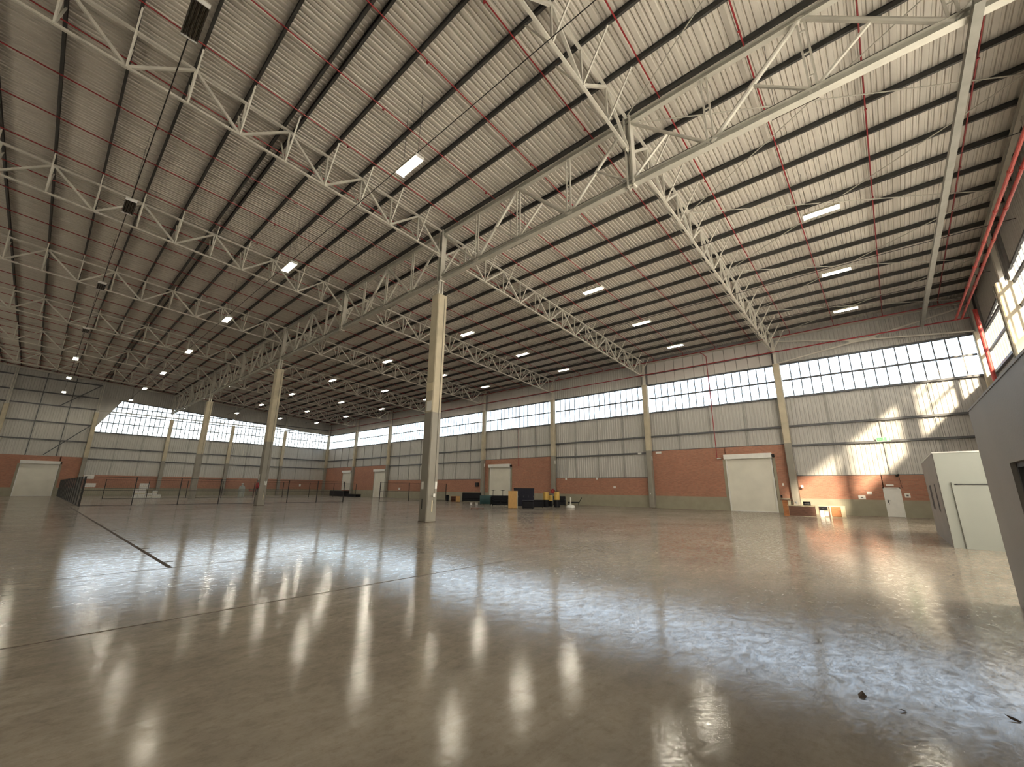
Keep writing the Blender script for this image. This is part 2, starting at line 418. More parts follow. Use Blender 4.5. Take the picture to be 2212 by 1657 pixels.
to_b = lambda u, z, d: (u, YW+.08-d, z)
for i in range(len(colsx)-1):
    x1, x0 = colsx[i]-.25, colsx[i+1]+.25
    left = i >= 4; top = 5.58 if i == 4 else 3.05
    if i == 5: top = 5.58
    segs = [(x0, x1)]
    if i == 4:
        segs = [(x0, -1.6), (2.17, x1)]
        MB().box((-1.6, YW-.1, 4.62), (2.17, YW+.12, top)).ob('brick_panel', 'brick_y', wb)
    for s0, s1 in segs:
        MB().box((s0-.1, YW-.1, 1.16), (s1+.1*(s1 == x1), YW+.12, top)).ob('brick_panel', 'brick_y', wb)
        MB().box((s0-.1, YW-.11, 0), (s1+.1*(s1 == x1), YW+.12, 1.16)).ob('plinth_panel', 'plinth', wb)
    ns = 11; sw = (x1-x0+.5)/ns
    for j in range(ns):
        a0 = x0-.25+j*sw
        if left:
            new('wall_sheet', sheet_mesh(sw, .285, .04, lambda a: top, lambda a: zr(a0+a), (1, 0), (0, -1), 'sheet'), wb, (a0, YW+.09, 0))
        else:
            new('wall_sheet', sheet_mesh(sw, .285, .04, lambda a: top, lambda a: SILL, (1, 0), (0, -1), 'sheet'), wb, (a0, YW+.09, 0))
            new('wall_sheet', sheet_mesh(sw, .285, .04, lambda a: wt(a0+a), lambda a: zr(a0+a), (1, 0), (0, -1), 'sheet'), wb, (a0, YW+.09, 0))
    for z in ((7.87, 10.42, 12.85, 14.63, 16.7) if left else (5.4, 7.1, SILL-.02)):
        MB().box((x0-.1, YW-.12, z-.08), (x1+.1, YW+.05, z+.08)).ob('girt', 'girt', wb)
    for q in (1, 2):
        x = colsx[i+1]+q*(colsx[i]-colsx[i+1])/3
        MB().box((x-.05, YW-.03, top), (x+.05, YW+.07, zr(x) if left else SILL)).ob('wall_strut', 'girt' if left else 'strut', wb)
    if not left:
        window(to_b, x0, x1, [SILL, 11.05, 12.4, 13.62, 15.2], 14, 'paneb', wt, CUT if i == 3 else None, mw=.10)
# raked dark cladding closing the corner of the big window
MB().add([(4.55, YW+.05, SILL), (4.95, YW+.05, SILL+.9), (7.25, YW+.05, 14.8), (4.55, YW+.05, 15.1)], [(0, 1, 2, 3)]).ob('raked_sheet', 'sheet', wb)
MB().bar((4.6, YW-.05, 12.8), (XA, YW-.05, 12.8-.0), .12, .16).ob('tie_beam', 'steel2', wb)
a = MB(); a.bar((XL, YW-.25, zc(XL)-.03), (XA, YW-.25, zc(XA)-.03), .16, .24); a.ob('rafter', 'steel2', wb)

# ------------------------------------------------------------------ end wall beside the camera (wall_front) and far side (wall_left)
YV = -6.45
wf = MB(); wf.box((13.6, YV-.2, 0), (XW+.3, YV-.12, 3.05)); wf.box((32.1, YV-.2, 3.05), (XW+.3, YV-.12, SILL)); wf.box((XL-.5, YV-.2, 0), (13.6, YV-.12, 1.0)); wf.box((13.5, YV-.2, SILL), (13.7, YV-.12, zr(13.6))); wf.box((XL-.5, YV-.2, 10.6), (13.6, YV-.12, zr(XL)+.2)); wf.box((XL-.5, YV-.2, .9), (4.7, YV-.12, 10.7))
wf.add([(13.6, YV-.16, wt(13.6)), (XW+.3, YV-.16, wt(XW+.3)), (XW+.3, YV-.16, zr(XW)+.2), (13.6, YV-.16, zr(13.6)+.2)], [(0, 3, 2, 1)])
for xp in colsx[:4]: wf.box((xp-.3, YV-.18, 0), (xp+.3, YV+.08, zc(xp)+.08))
wf = struct(wf.ob('wall_front', 'backing'))
to_f = lambda u, z, d: (u, YV-.08+d, z)
for i in range(3):
    x1, x0 = colsx[i]-.25, colsx[i+1]+.25
    MB().box((x0-.1, YV-.12, 0), (x1+.1, YV+.1, 1.16)).ob('plinth_panel', 'plinth', wf)
    MB().box((x0-.1, YV-.12, 1.16), (x1+.1, YV+.1, 3.05)).ob('brick_panel', 'brick_y', wf)
    ns = 11; sw = (x1-x0+.5)/ns
    for j in range(ns):
        a0 = x0-.25+j*sw
        if i == 0: new('wall_sheet', sheet_mesh(sw, .285, .04, lambda a: 3.05, lambda a: SILL, (1, 0), (0, 1), 'sheet'), wf, (a0, YV-.09, 0))
        new('wall_sheet', sheet_mesh(sw, .285, .04, lambda a: wt(a0+a), lambda a: zr(a0+a), (1, 0), (0, 1), 'sheet'), wf, (a0, YV-.09, 0))
    for z in (5.4, 7.1, SILL-.02): MB().box((x0-.1, YV-.05, z-.08), (x1+.1, YV+.12, z+.08)).ob('girt', 'girt', wf)
    window(to_f, x0, x1, [SILL, 11.05, 12.4, 14.6], 13, 'panef', wt)
    if i: window(to_f, x0, x1, [3.05, 5.2, 7.35, SILL], 6, 'milky_fill')  # unseen frosted panels added below the clerestory to brighten the roof
for i in (3,): window(to_f, colsx[i+1]+.2, colsx[i]-.2, [1.0, 3.4, 5.8, 8.2, 10.6], 6, 'milky_fill')  # tall frosted panels out of view, added as fill light
wl = MB(); wl.box((XL-.6, YF-.5, 0), (XL-.5, YB+.6, 8.2)); wl.box((XL-.6, YF-.5, 12.8), (XL-.5, YB+.6, zr(XL)+.2)); wl.box((XL-.6, YV-.2, 8), (XL-.35, YF+.05, 13)); wl.box((XL-.6, YB-.05, 8), (XL-.35, YW+.2, 13))
wl = struct(wl.ob('wall_left', 'backing'))
to_l = lambda u, z, d: (XL-.5+d, u, z)
lw = [sheet_mesh(BAY/2, .285, .04, lambda a: z0, lambda a: z1, (0, 1), (1, 0), 'sheet') for z0, z1 in ((0, 8.2), (12.8, zr(XL)))]
for bi in range(8):
    for me in lw:
        for j in (0, 1): new('wall_sheet', me, wl, (XL-.47, cols_a[bi]+j*BAY/2, 0))
    window(to_l, cols_a[bi], cols_a[bi+1], [8.2, 10.5, 12.8], 8, 'side_fill')  # unseen frosted band added to fill the hall with light from this side

# ------------------------------------------------------------------ purlins
def purlin_me(double):
    mb = MB(); L0, L1 = YF-.34, YB+.29
    for dx in ((-.22, .22) if double else (0,)):
        mb.box((dx-.045, L0, .09), (dx+.045, L1, .115)); mb.box((dx-.012, L0, .115), (dx+.012, L1, .315)); mb.box((dx-.045, L0, .305), (dx+.045, L1, .33))
        mb.box((dx+.035, L0, .115), (dx+.045, L1, .14))
    return mb.me('purlin')
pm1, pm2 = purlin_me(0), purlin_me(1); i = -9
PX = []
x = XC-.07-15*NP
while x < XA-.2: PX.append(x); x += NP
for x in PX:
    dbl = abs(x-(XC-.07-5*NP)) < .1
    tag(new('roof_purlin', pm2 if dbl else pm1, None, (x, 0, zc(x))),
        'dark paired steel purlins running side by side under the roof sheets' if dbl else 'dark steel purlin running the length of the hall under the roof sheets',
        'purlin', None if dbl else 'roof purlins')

# ------------------------------------------------------------------ concrete columns
def column(name, w, label, group, steel_top, loc, rz=0, hc=HC, d=None):
    d = d or w
    t = thing(name, label, 'column', (*loc, 0), rz, group)
    def oct(z0, z1, m, nm, e=0):
        a, b, c = w/2+e, d/2+e, .045
        pts = [(-a+c, -b), (a-c, -b), (a, -b+c), (a, b-c), (a-c, b), (-a+c, b), (-a, b-c), (-a, -b+c)]
        v = [(x, y, z0) for x, y in pts]+[(x, y, z1) for x, y in pts]
        MB().add(v, [(i, (i+1) % 8, 8+(i+1) % 8, 8+i) for i in range(8)]+[tuple(range(8))[::-1], tuple(range(8, 16))]).ob(nm, m, t)
    oct(HP, hc, 'concrete', 'shaft'); oct(0, HP, 'colgrey', 'painted_shaft', .003)
    oct(0, .03, 'joint', 'base_joint', .02)
    mb = MB()
    for s in (-1, 1): mb.box((s*.11-.035, -.09, hc), (s*.11+.035, .09, steel_top))
    mb.box((-.012, -.02, hc), (.012, .02, steel_top)); mb.box((-w*.42, -d*.42, hc), (w*.42, d*.42, hc+.03))
    mb.ob('steel_post', 'steel', t)
    return t
gz0, gz1 = 13.56, 16.55                  # girder chord axes
inner = []
for k, lab in ((1, 'square concrete column under the girder carrying white notices, opposite the furniture pile'),
               (3, 'square concrete column standing in the line of the mesh fence, with a red hose reel'),
               (5, 'square concrete column inside the fenced area before the end wall')):
    c1 = column('concrete_column', .62, lab, None, gz0-.18, (XC, YK(k)), d=.66); inner.append(c1)
    MB().bar((.12, -.345, .9), (.12, -.345, HC-.2), .035, n=8).ob('conduit', 'colgrey', c1)
c1 = inner[0]
def decal(par, a, b, m, nm): return MB().box(a, b).ob(nm, m, par)
decal(c1, (.10, -.345, 1.62), (.27, -.33, 1.98), 'paper', 'notice')
decal(c1, (-.325, .02, 1.60), (-.31, .19, 1.97), 'paper', 'notice')
decal(c1, (-.322, -.24, 5.66), (-.31, .16, 6.2), 'paper', 'faded_notice')
decal(c1, (-.322, -.28, 6.75), (-.31, .26, 7.2), 'cream', 'yellowed_notice')
decal(c1, (-.322, .04, .62), (-.30, .10, 1.12), 'dark', 'cable_slot')
decal(c1, (-.02, -.345, .50), (.05, -.33, 1.05), 'cream', 'pale_strip')
MB().cbox((.07, -.37, 1.30), (.13, .08, .15)).ob('socket_box', 'white', c1)
c2 = inner[1]
decal(c2, (.05, -.35, 1.75), (.25, -.33, 2.1), 'paper', 'notice'); decal(c2, (.1, -.345, .5), (.16, -.33, 1.2), 'cream', 'pale_strip')
decal(c2, (-.33, -.1, 2.2), (-.31, .15, 2.7), 'paper', 'notice')
WL = 'concrete column standing against the long side wall'
names_a = ['corner concrete column beside the red riser pipe at the near end of the long wall', 'concrete column against the long wall between the wide roller door and the desks',
           'concrete column against the long wall where the tall brick panel starts, away from the furniture', 'concrete column against the long wall right behind the furniture pile',
           'concrete column against the long wall beside the roller door behind the black couch', 'concrete column against the long wall between two low brick bays',
           'concrete column against the long wall beside the unblocked far roller door', 'concrete column against the long wall beside the raised far roller door',
           'corner concrete column where the long wall meets the end wall']
for i, y in enumerate(cols_a):
    t = column('wall_column', .5, names_a[i], None, zc(XA)-(.19 if i == 0 else .14 if i == 8 else -.29), (XA-.05, y))
    if i in (2, 3, 4):
        decal(t, (-.27, .02, 1.3), (-.25, .1, 1.42), 'white', 'switch')
        decal(t, (-.1, -.29, 4.6), (.0, -.26, 5.0), 'white', 'wall_box')
EW = ['concrete end-wall column beside the roller door, its upper part steel', 'concrete end-wall column directly behind the girder line under the big window', 'concrete end-wall column under the middle of the big window', 'concrete end-wall column under the big window nearest the far corner']
for x, lab in zip((4.62, 13.85, 22.95, 32.15), EW): column('end_wall_column', .5, lab, None, zc(x)-.14, (x, YB-.02))
column('end_wall_column', .5, 'concrete end-wall column beyond the roller door at the edge of the hall', None, zc(-4.4)-.14, (-4.4, YB-.02))
fc = column('end_wall_column', .6, 'sunlit concrete column rising behind the grey office booths', None, zc(32.0)-.19, (32.0, YF+.05))
MB().bar((.1, .32, 3), (.1, .32, HC), .05, n=8).ob('conduit', 'colgrey', fc)
column('end_wall_column', .5, 'concrete column of the near end wall hidden behind the booths', None, zc(22.95)-.19, (22.95, YF+.0))

# ------------------------------------------------------------------ lattice girder along the hall
def girder(k0, k1):
    y0, y1 = YK(k0), 89.69
    t = thing('lattice_girder', 'deep pale lattice girder running along the hall over the concrete columns', 'girder', (XC, y0, 0))
    L = y1-y0
    MB().ibeam((0, 0, gz1), (0, L+.14, gz1), .20, .24).ob('top_chord', 'steel2', t)
    MB().ibeam((0, 0, gz0), (0, L+.14, gz0), .26, .26).ob('bottom_chord', 'steel2', t)
    vert = MB()
    for s in (-1, 1): vert.bar((s*.0, s*.10, gz0), (s*.0, s*.10, gz1), .06)
    for z in (14.2, 15.1, 16.0): vert.bar((0, -.1, z), (0, .1, z), .04)
    vm = vert.me('steel')
    post = MB()
    for s in (-1, 1): post.box((-.16, s*.12-.03, gz0-.2), (.16, s*.12+.03, gz1+.2))
    post.box((-.02, -.1, gz0-.2), (.02, .1, gz1+.2)); pm = post.me('steel')
    def web(q):
        dt = lambda s, w: MB().bar((0, 0, gz1), (0, s*q, gz0), w, n=8).me('steel')
        db = lambda s, w: MB().bar((0, 0, gz0), (0, s*q, gz1), w, n=8).me('steel')
        sub = lambda y: MB().bar((0, 0, (gz0+gz1)/2-.1), (0, y, gz0+.1), .09, .07).me('steel')
        return dt(1, .13), dt(-1, .13), db(1, .17), db(-1, .17), sub(q/2), sub(-q/2)
    full = web(BAY/4)
    for b in range(k1-k0):
        yb = b*BAY; q = min(BAY, L-yb)/4
        d1, d2, d3, d4, s1, s2 = full if q > BAY/4-.01 else web(q)
        new('post', pm, t, (0, yb, 0))
        for i in (1, 2, 3): new('vertical', vm, t, (0, yb+i*q, 0))
        new('diagonal', d1, t, (0, yb, 0)); new('diagonal', d3, t, (0, yb+q, 0)); new('diagonal', d4, t, (0, yb+3*q, 0)); new('diagonal', d2, t, (0, yb+4*q, 0))
        new('sub_strut', s2, t, (0, yb+q/2, 0)); new('sub_strut', s1, t, (0, yb+1.5*q, 0)); new('sub_strut', s2, t, (0, yb+2.5*q, 0)); new('sub_strut', s1, t, (0, yb+3.5*q, 0))
    new('post', pm, t, (0, L, 0))
girder(-1, 7)

# ------------------------------------------------------------------ roof trusses
DP = 1.62                                 # depth between chord axes
def truss(xa, xb, label, group, y):
    """from the girder (xa) to the wall (xb)"""
    s = 1 if xb > xa else -1; L = abs(xb-xa); n = int(L/NP)
    t = thing('roof_truss', label, 'truss', (xa, y, 0), 0, group)
    z = lambda u: zc(xa+s*u)-.02
    MB().bar((s*.09, 0, z(.09)), (s*L, 0, z(L)), .10, .10).ob('top_chord', 'steel', t)
    MB().bar((s*.09, 0, z(.09)-DP), (s*L, 0, z(L)-DP), .095, .09).ob('bottom_chord', 'steel', t)
    dz = -SL*s*NP
    vm = MB().bar((0, 0, -DP), (0, 0, 0), .07).me('steel')
    dn = MB().bar((0, 0, 0), (s*NP, 0, dz-DP), .10).me('steel')       # top node -> next bottom node
    upd = MB().bar((0, 0, -DP), (s*NP, 0, dz), .10).me('steel')        # bottom node -> next top node
    fb = [MB().bar((0, e*.05, -DP), (0, e*1.08, .12), .055).me('steel') for e in (-1, 1)]
    u = 0
    for i in range(n+1):
        u = i*NP
        if i: new('vertical', vm, t, (s*u, 0, z(u)))
        if i and u < L-.3:
            for f in fb: new('fly_brace', f, t, (s*u, 0, z(u)))
        if u+NP <= L+.01: new('diagonal', upd if i % 2 == 0 else dn, t, (s*u, 0, z(u)))
    new('gusset', MB().box((-.14, -.015, -.16), (.14, .015, .16)).me('steel'), t, (s*.2, 0, z(.2)-DP))
    return t
tr = truss(XC+.05, XA-.17, 'pale lattice roof truss sloping from the girder down to the long side wall', 'trusses between girder and long wall', YK(0))
TRL = ['meeting the column between roller door and desks', 'meeting the column where the tall brick starts', 'meeting the column behind the furniture pile', 'meeting the column by the black couch',
       'meeting the column between two low brick bays', 'meeting the column by the far floor-level roller door', 'meeting the column by the raised roller door']
tr['label'] = 'pale lattice roof truss '+TRL[0]
for k in range(1, 7): dup(tr, (XC+.05, YK(k), 0), label='pale lattice roof truss '+TRL[k])
tl = truss(XC-.05, XL-.2, 'pale lattice roof truss rising from the girder to the far side of the hall', 'trusses on the far side of the girder', YK(0))
TLL = ['on the far side of the girder, last before the booths', 'on the far side, joining the girder at the notice-covered column', 'on the far side, midway between notice column and fence column',
       'on the far side, joining the girder at the fence-line column', 'on the far side, midway between fence column and inner column', 'on the far side, joining the girder at the fenced inner column', 'on the far side, last before the end wall']
tl['label'] = 'pale lattice roof truss '+TLL[0]
for k in range(1, 7): dup(tl, (XC-.05, YK(k), 0), label='pale lattice roof truss '+TLL[k])

# rafter of the near end bay and cross bracing rods in it
t = tag(MB().ibeam((XC+.15, YF+.1, zc(XC+.15)-.05), (XA+.05, YF+.1, zc(XA+.05)-.05), .18, .3).ob('end_rafter', 'steel2'), 'grey steel rafter along the top of the near end wall', 'beam')
XB = [6.55, XC, 20.75, 27.85, 34.95, 40.98]
for i in range(len(XB)-1):
    a, b = XB[i]+(.18 if i == 1 else 0), XB[i+1]-(.18 if i == 0 else 0)   # rods stop beside the girder posts
    for (xa, xb), dz in (((a, b), .035), ((b, a), .085)):
        tag(MB().bar((xa, YF+.185, zc(xa)-dz), (xb, YK(0)-.045, zc(xb)-dz), .05, n=6).ob('bracing_rod', 'steel2'),
            'thin pale bracing rod crossing the end roof bay diagonally', 'bracing', 'roof bracing rods')
tag(MB().bar((XC-.6, -3.48, 13.35), (40.21, -3.48, 13.35), .2, .2).ob('tie_beam', 'tie'), 'long grey-brown steel tie crossing under the girder to the long wall', 'beam')
# wall bracing by the near corner
for p, q, lab in (((XW-.3, 5.6, 12.5), (XW-.3, -.1, 13.3), 'pale brace rising from the column top by the desks to the gusset above the window'),
                  ((XW-.3, -6.0, 12.55), (XW-.3, -.1, 13.3), 'pale steel brace rising from the corner column to a gusset above the window'),
                  ((XW-.3, 5.6, 14.5), (XW-.3, -.1, 13.3), 'pale steel brace falling from the eave by the desks to a gusset above the window'),
                  ((XW-.3, -6.0, 14.45), (XW-.3, -.1, 13.3), 'pale steel brace falling from the corner eave to a gusset above the window')):
    tag(MB().bar(p, q, .09).ob('wall_brace', 'steel'), lab, 'bracing')
tag(MB().box((XW-.33, -.9, 13.18), (XW-.26, .7, 13.42)).ob('gusset_plate', 'steel'), 'pale steel gusset plate where the wall braces meet above the window', 'plate')
for i, (p, q) in enumerate((((4.49, YW-.4, 16.7), (.6, YW-.4, 12.9)), ((4.38, YW-.4, 10.46), (.3, YW-.4, 5.7)))):
    tag(MB().bar(p, q, .12).ob('wall_brace', 'girt'), ('dark diagonal brace high on the end wall beside the big window', 'dark diagonal brace running down to the brick by the end-wall roller door')[i], 'bracing')

# ------------------------------------------------------------------ sprinkler pipes
def sprinkler_me():
    mb = MB(); mb.bar((XL, 0, zc(XL)+.03), (40.75, 0, zc(40.75)+.03), .055, n=6); mb.bar((40.75, 0, zc(40.75)+.03), (40.75, 0, zc(40.75)-.25), .055, n=6); return mb.me('red')
spm = sprinkler_me()
head = MB().lathe([(.05, -.02), (.05, .01), (.02, .04), (.02, .1)], 6).me('red')
y = -4.6; i = 0
while y < YB-.5:
    t = tag(new('sprinkler_pipe', spm, None, (0, y, 0)), 'thin dark red sprinkler pipe crossing under the purlins', 'pipe', 'sprinkler branch pipes')
    for j in range(9):
        x = XL+2.5+j*6.1+(i % 2)*.0
        new('sprinkler_head', head, t, (x, 0, zc(x)-.06))
    y += 3.015; i += 1
tag(MB().bar((40.25, YF+.3, 13.315), (40.25, YB-.5, 13.315), .10, n=8).ob('sprinkler_main', 'red'), 'dark red main pipe running along the long wall above the windows', 'pipe')
tag(MB().bar((40.75, YF+.3, zc(40.75)-.25), (40.75, YB-.5, zc(40.75)-.25), .09, n=8).ob('sprinkler_main', 'red'), 'dark red distribution pipe tight under the roof eave of the long wall', 'pipe')
for y, lab in ((-5.16, 'bright red pipe beside its twin crossing high at the booth end, hall side'), (-5.46, 'bright red pipe beside its twin crossing high at the booth end, wall side')):
    t = tag(MB().bar((14, y, 13.315), (40.22, y, 13.315), .13, n=10).ob('supply_pipe', 'red2'), lab, 'pipe')
    for x in range(16, 40, 3): MB().bar((x-.06, y, 13.315), (x+.06, y, 13.315), .17, n=10).ob('pipe_coupling', 'red2', t)
tag(MB().bar((38.6, -5.9, 0), (38.6, -5.9, 13.3), .22, n=10).ob('riser_pipe', 'red2'), 'thick red riser pipe in front of the near end window', 'pipe')
t = tag(MB().bar((XW-.45, 11.42, 4.6), (XW-.45, 11.42, 14.3), .07, n=8).ob('drop_pipe', 'red'), 'thin red pipe dropping down the wall beside the wide roller door', 'pipe')
MB().bar((XW-.45, 11.42, 14.3), (40.75, 11.9, zc(40.75)-.25), .07, n=8).ob('pipe_bend', 'red', t); MB().cbox((XW-.3, 11.3, 4.55), (.2, .3, .08)).ob('pipe_bracket', 'white', t)
t = tag(MB().bar((XW-.3, 35.4, 4.5), (XW-.3, 35.4, 13.315), .06, n=8).ob('drop_pipe', 'red'), 'thin red pipe dropping down the wall behind the black cabinet', 'pipe')
MB().bar((XW-.3, 35.4, 13.315), (40.25, 35.4, 13.315), .06, n=8).ob('pipe_branch', 'red', t)

# ------------------------------------------------------------------ strip lamps on their cable rows
def lamp(lit, label, group, hang):
    t = thing('strip_lamp', label, 'lamp', (0, 0, 14.2), 0, group)
    mb = MB(); mb.box((-.20, -.68, .0), (.20, .68, .05)); mb.box((-.20, -.68, -.05), (-.185, .68, 0)); mb.box((.185, -.68, -.05), (.20, .68, 0))
    mb.ob('housing', 'reflector' if lit else 'white', t)
    for y in (-.68, .68): MB().box((-.20, y-.012, -.09), (.20, y+.012, .05)).ob('end_plate', 'white', t)
    tm = MB().bar((0, -.65, -.035), (0, .65, -.035), .038, n=6).me('tube' if lit else 'louvre')
    for x in (-.14, -.047, .047, .14): new('tube', tm, t, (x, 0, 0))
    if not lit:
        lm = MB().box((-.006, -.66, -.075), (.006, .66, 0)).me('louvre')
        for x in (-.19, -.095, 0, .095, .19): new('louvre', lm, t, (x, 0, 0))
    hm = MB().bar((0, 0, .05), (0, 0, hang), .012).me('cable')
    for y in (-.5, .5): new('hanger', hm, t, (.022, y, 0))
    return t
ROWS = [.55, 7.62, 14.2, 21.75, 28.9, 35.8]
ROWNAME = ['the row farthest from the long wall', 'the row on the far side of the girder', 'the row hugging the girder',
           'the row next to the girder on the long-wall side', 'the middle row between girder and long wall', 'the row closest to the long wall']
CDZ = [.3, .3, .3, .42, .3, .45]
for ri, x in enumerate(ROWS):
    src = {}
    for k in range(8):
        y = min(.42+12.0*k, YB-2)
        lit = not (ri in (0, 2) and k <= 4); zz = 14.2 if ri != 2 else 14.0
        if lit not in src:
            src[lit] = lamp(lit, ('lit yellow-white strip lamp in ' if lit else 'unlit strip lamp with dark louvres in ')+ROWNAME[ri],
                            ('lit' if lit else 'unlit')+' lamps, '+ROWNAME[ri], zr(x)-zz+.02)
            src[lit].location = (x, y, zz)
        else: dup(src[lit], (x, y, zz))
    tag(MB().bar((x, [YV-.125, YV-.125, YV+.03, YV-.055, YV-.055, YV-.055][ri], zz+CDZ[ri]), (x, YW-.03 if ri == 2 else YW+.055, zz+CDZ[ri]), .035, n=6).ob('lamp_cable', 'cable'),
        ['dark cable run carrying the lamps farthest from the long wall', 'dark cable run carrying the lit lamps on the far side of the girder', 'dark cable run carrying lamps right under the girder',
         'dark cable run carrying the first lamp row between girder and long wall', 'dark cable run carrying the middle lamp row between girder and long wall', 'dark cable run carrying the lamp row closest to the long wall'][ri], 'cable')

# ------------------------------------------------------------------ roller doors
DN = [0]
def roller(w, h, base, to, label_unused=None):
    """to(u, d, z): u across, d out of the wall"""
    DN[0] += 1
    def part(a, b, m, nm, par=None):
        p, q = to(*a), to(*b); return MB().box([min(p[i], q[i]) for i in range(3)], [max(p[i], q[i]) for i in range(3)]).ob(nm, m, par)
    root = struct(part((-w/2, -.06, base), (w/2, -.02, 4.62), 'door', 'door_%d' % DN[0]))
    ns = int((4.5-base)/.15)
    for i in range(ns):
        z = base+.06+i*.15
        part((-w/2, -.04, z+.012), (w/2, .0, z+.142), 'door', 'slat', root)
    part((-w/2, -.04, base), (w/2, .03, base+.06), 'white', 'bottom_rail', root)
    for s in (-1, 1): part((s*(w/2+.05)-.05, -.04, base), (s*(w/2+.05)+.05, .06, 4.5), 'white', 'guide', root)
    part((-w/2-.16, -.02, 4.45), (w/2+.16, .36, 4.86), 'white', 'coil_box', root)
    part((-w/2-.34, .05, 4.5), (-w/2-.16, .25, 4.75), 'blackmetal', 'motor', root)
    part((-w/2-.14, .04, 1.0), (-w/2-.12, .06, 4.5), 'wire', 'hand_chain', root)
    for s in (-1, 1): part((s*(w/2+.22)-.12, -.02, base), (s*(w/2+.22)+.12, .03, 4.45), 'plinth', 'reveal', root)
for k, (h0, h1, hz) in DOORS.items():
    ym = (h0+h1)/2
    roller(h1-h0-.2, 4.6, hz, lambda u, d, z, ym=ym: (XW-.1-d, ym+u, z))
roller(3.57, 4.6, 0, lambda u, d, z: (.285-u, YW-.1-d, z))
# personnel door on the long wall
d = struct(MB().box((XW-.08, -.42, .01), (XW-.04, .38, 1.97)).ob('door_%d' % (DN[0]+1), 'white'))
for a, b in (((XW-.14, -.50, 0), (XW-.02, -.42, 2.05)), ((XW-.14, .38, 0), (XW-.02, .46, 2.05)), ((XW-.14, -.5, 1.97), (XW-.02, .46, 2.05))): MB().box(a, b).ob('door_frame', 'white', d)
MB().bar((XW-.13, .30, 1.12), (XW-.13, .14, 1.10), .03).ob('door_handle', 'blackmetal', d); MB().cbox((XW-.085, .30, 1.08), (.02, .05, .2)).ob('lock_plate', 'blackmetal', d)
MB().cbox((XW-.085, .27, .9), (.02, .04, .06)).ob('door_bolt', 'blackmetal', d)

# ------------------------------------------------------------------ signs, boxes and fittings on the long wall
def wallbox(nm, y, z, w, h, m, label, cat, dep=.06):
    return tag(MB().box((XW-.1-dep, y-w/2, z-h/2), (XW-.09, y+w/2, z+h/2)).ob(nm, m), label, cat)
s = wallbox('exit_light', .03, 2.2, .42, .13, 'paper', 'small pale exit light fixed just above the white personnel door', 'light', .08)
s = wallbox('wall_notice', 1.25, 1.65, .3, .2, 'paper', 'blank whitish notice on the brick beside the personnel door', 'sign', .02)
s = wallbox('wall_notice', 1.72, 1.32, .42, .28, 'paper', 'white notice with a small dark mark low on the brick between desks and door', 'sign', .02)
MB().box((XW-.125, 1.65, 1.28), (XW-.118, 1.79, 1.36)).ob('printed_mark', 'girt', s)
s = wallbox('wall_notice', -.80, 1.5, .3, .3, 'paper', 'square white notice with dark centre on the booth side of the personnel door', 'sign', .02)
MB().box((XW-.125, -.86, 1.44), (XW-.118, -.74, 1.56)).ob('printed_mark', 'girt', s)
cam = thing('wall_camera', 'small dark camera on the brick top above the personnel door', 'camera', (XW-.2, -.55, 2.9))
MB().bar((0, 0, .05), (-.18, .12, -.06), .1).ob('body', 'blackmetal', cam); MB().bar((.08, 0, 0), (.08, -.05, -.9), .02).ob('lead', 'blackmetal', cam)
ex = thing('exit_sign', 'green running-man exit sign on the wall rail above the personnel door', 'sign', (XW-.2, -.15, 5.5))
MB().box((-.02, -.40, -.16), (.02, .40, .16)).ob('panel', 'white', ex)
MB().box((-.028, -.38, -.14), (-.02, .38, .14)).ob('green_face', 'green', ex)
def glyph(mb, ox):
    mb.cbox((-.031, ox, .085), (.006, .05, .05))
    for p, q in (((ox, .05), (ox+.02, -.02)), ((ox+.02, -.02), (ox-.06, -.09)), ((ox+.02, -.02), (ox+.08, -.1)), ((ox, .04), (ox-.07, .0)), ((ox, .04), (ox+.06, .06))):
        mb.bar((-.031, p[0], p[1]), (-.031, q[0], q[1]), .03, .006)
mb = MB(); glyph(mb, -.02); mb.ob('running_man', 'white', ex)
mb = MB(); mb.bar((-.031, .12, 0), (-.031, .3, 0), .04, .006); mb.bar((-.031, .3, 0), (-.031, .22, .08), .04, .006); mb.bar((-.031, .3, 0), (-.031, .22, -.08), .04, .006); mb.ob('arrow', 'white', ex)
mb = MB(); mb.box((-.034, -.33, -.11), (-.028, -.18, .11)); mb.ob('doorway', 'white', ex)
for y, z, w_, h_, lab in ((16.95, 5.36, .55, .2, 'long white batten box high on the tall brick beside the wall column'),
                          (18.95, 5.36, .38, .16, 'small pale box on the sheet wall beside the wall column'),
                          (28.2, 2.86, .2, .2, 'small white box at the brick top behind the furniture pile'),
                          (24.1, 2.86, .2, .2, 'small white box at the brick top under a wall strut'),
                          (22.0, 1.95, .28, .22, 'white notice on low brick, alone between two columns'),
                          (62.0, 1.5, .5, .35, 'pale box low on the far brick behind the fence')):
    wallbox('wall_box', y, z, w_, h_, 'white', lab, 'box')
for i, (y, z, w_) in enumerate(((6.62, 2.25, .12), (5.3, 2.1, .16), (6.86, 1.3, .12))):
    tag(MB().box((XW-.5 if i == 1 else XW-.16, y-w_/2, z-.1), (XW-.40 if i == 1 else XW-.09, y+w_/2, z+.1)).ob('switch_box', 'white' if i < 2 else 'blackmetal'),
        ('white switch box on the brick beside the wide roller door', 'white isolator box mounted at the column by the desks', 'black control box beside the wide roller door')[i], 'switch')
wallbox('alarm_box', 43.1, 2.2, .5, .55, 'blackmetal', 'black box on the brick beside the column by the couch', 'box', .2)
tag(MB().box((36.2, YW-.14, 1.7), (36.55, YW-.1, 2.2)).ob('wall_notice', 'paper'), 'white notice on the end-wall brick near the far corner', 'sign')
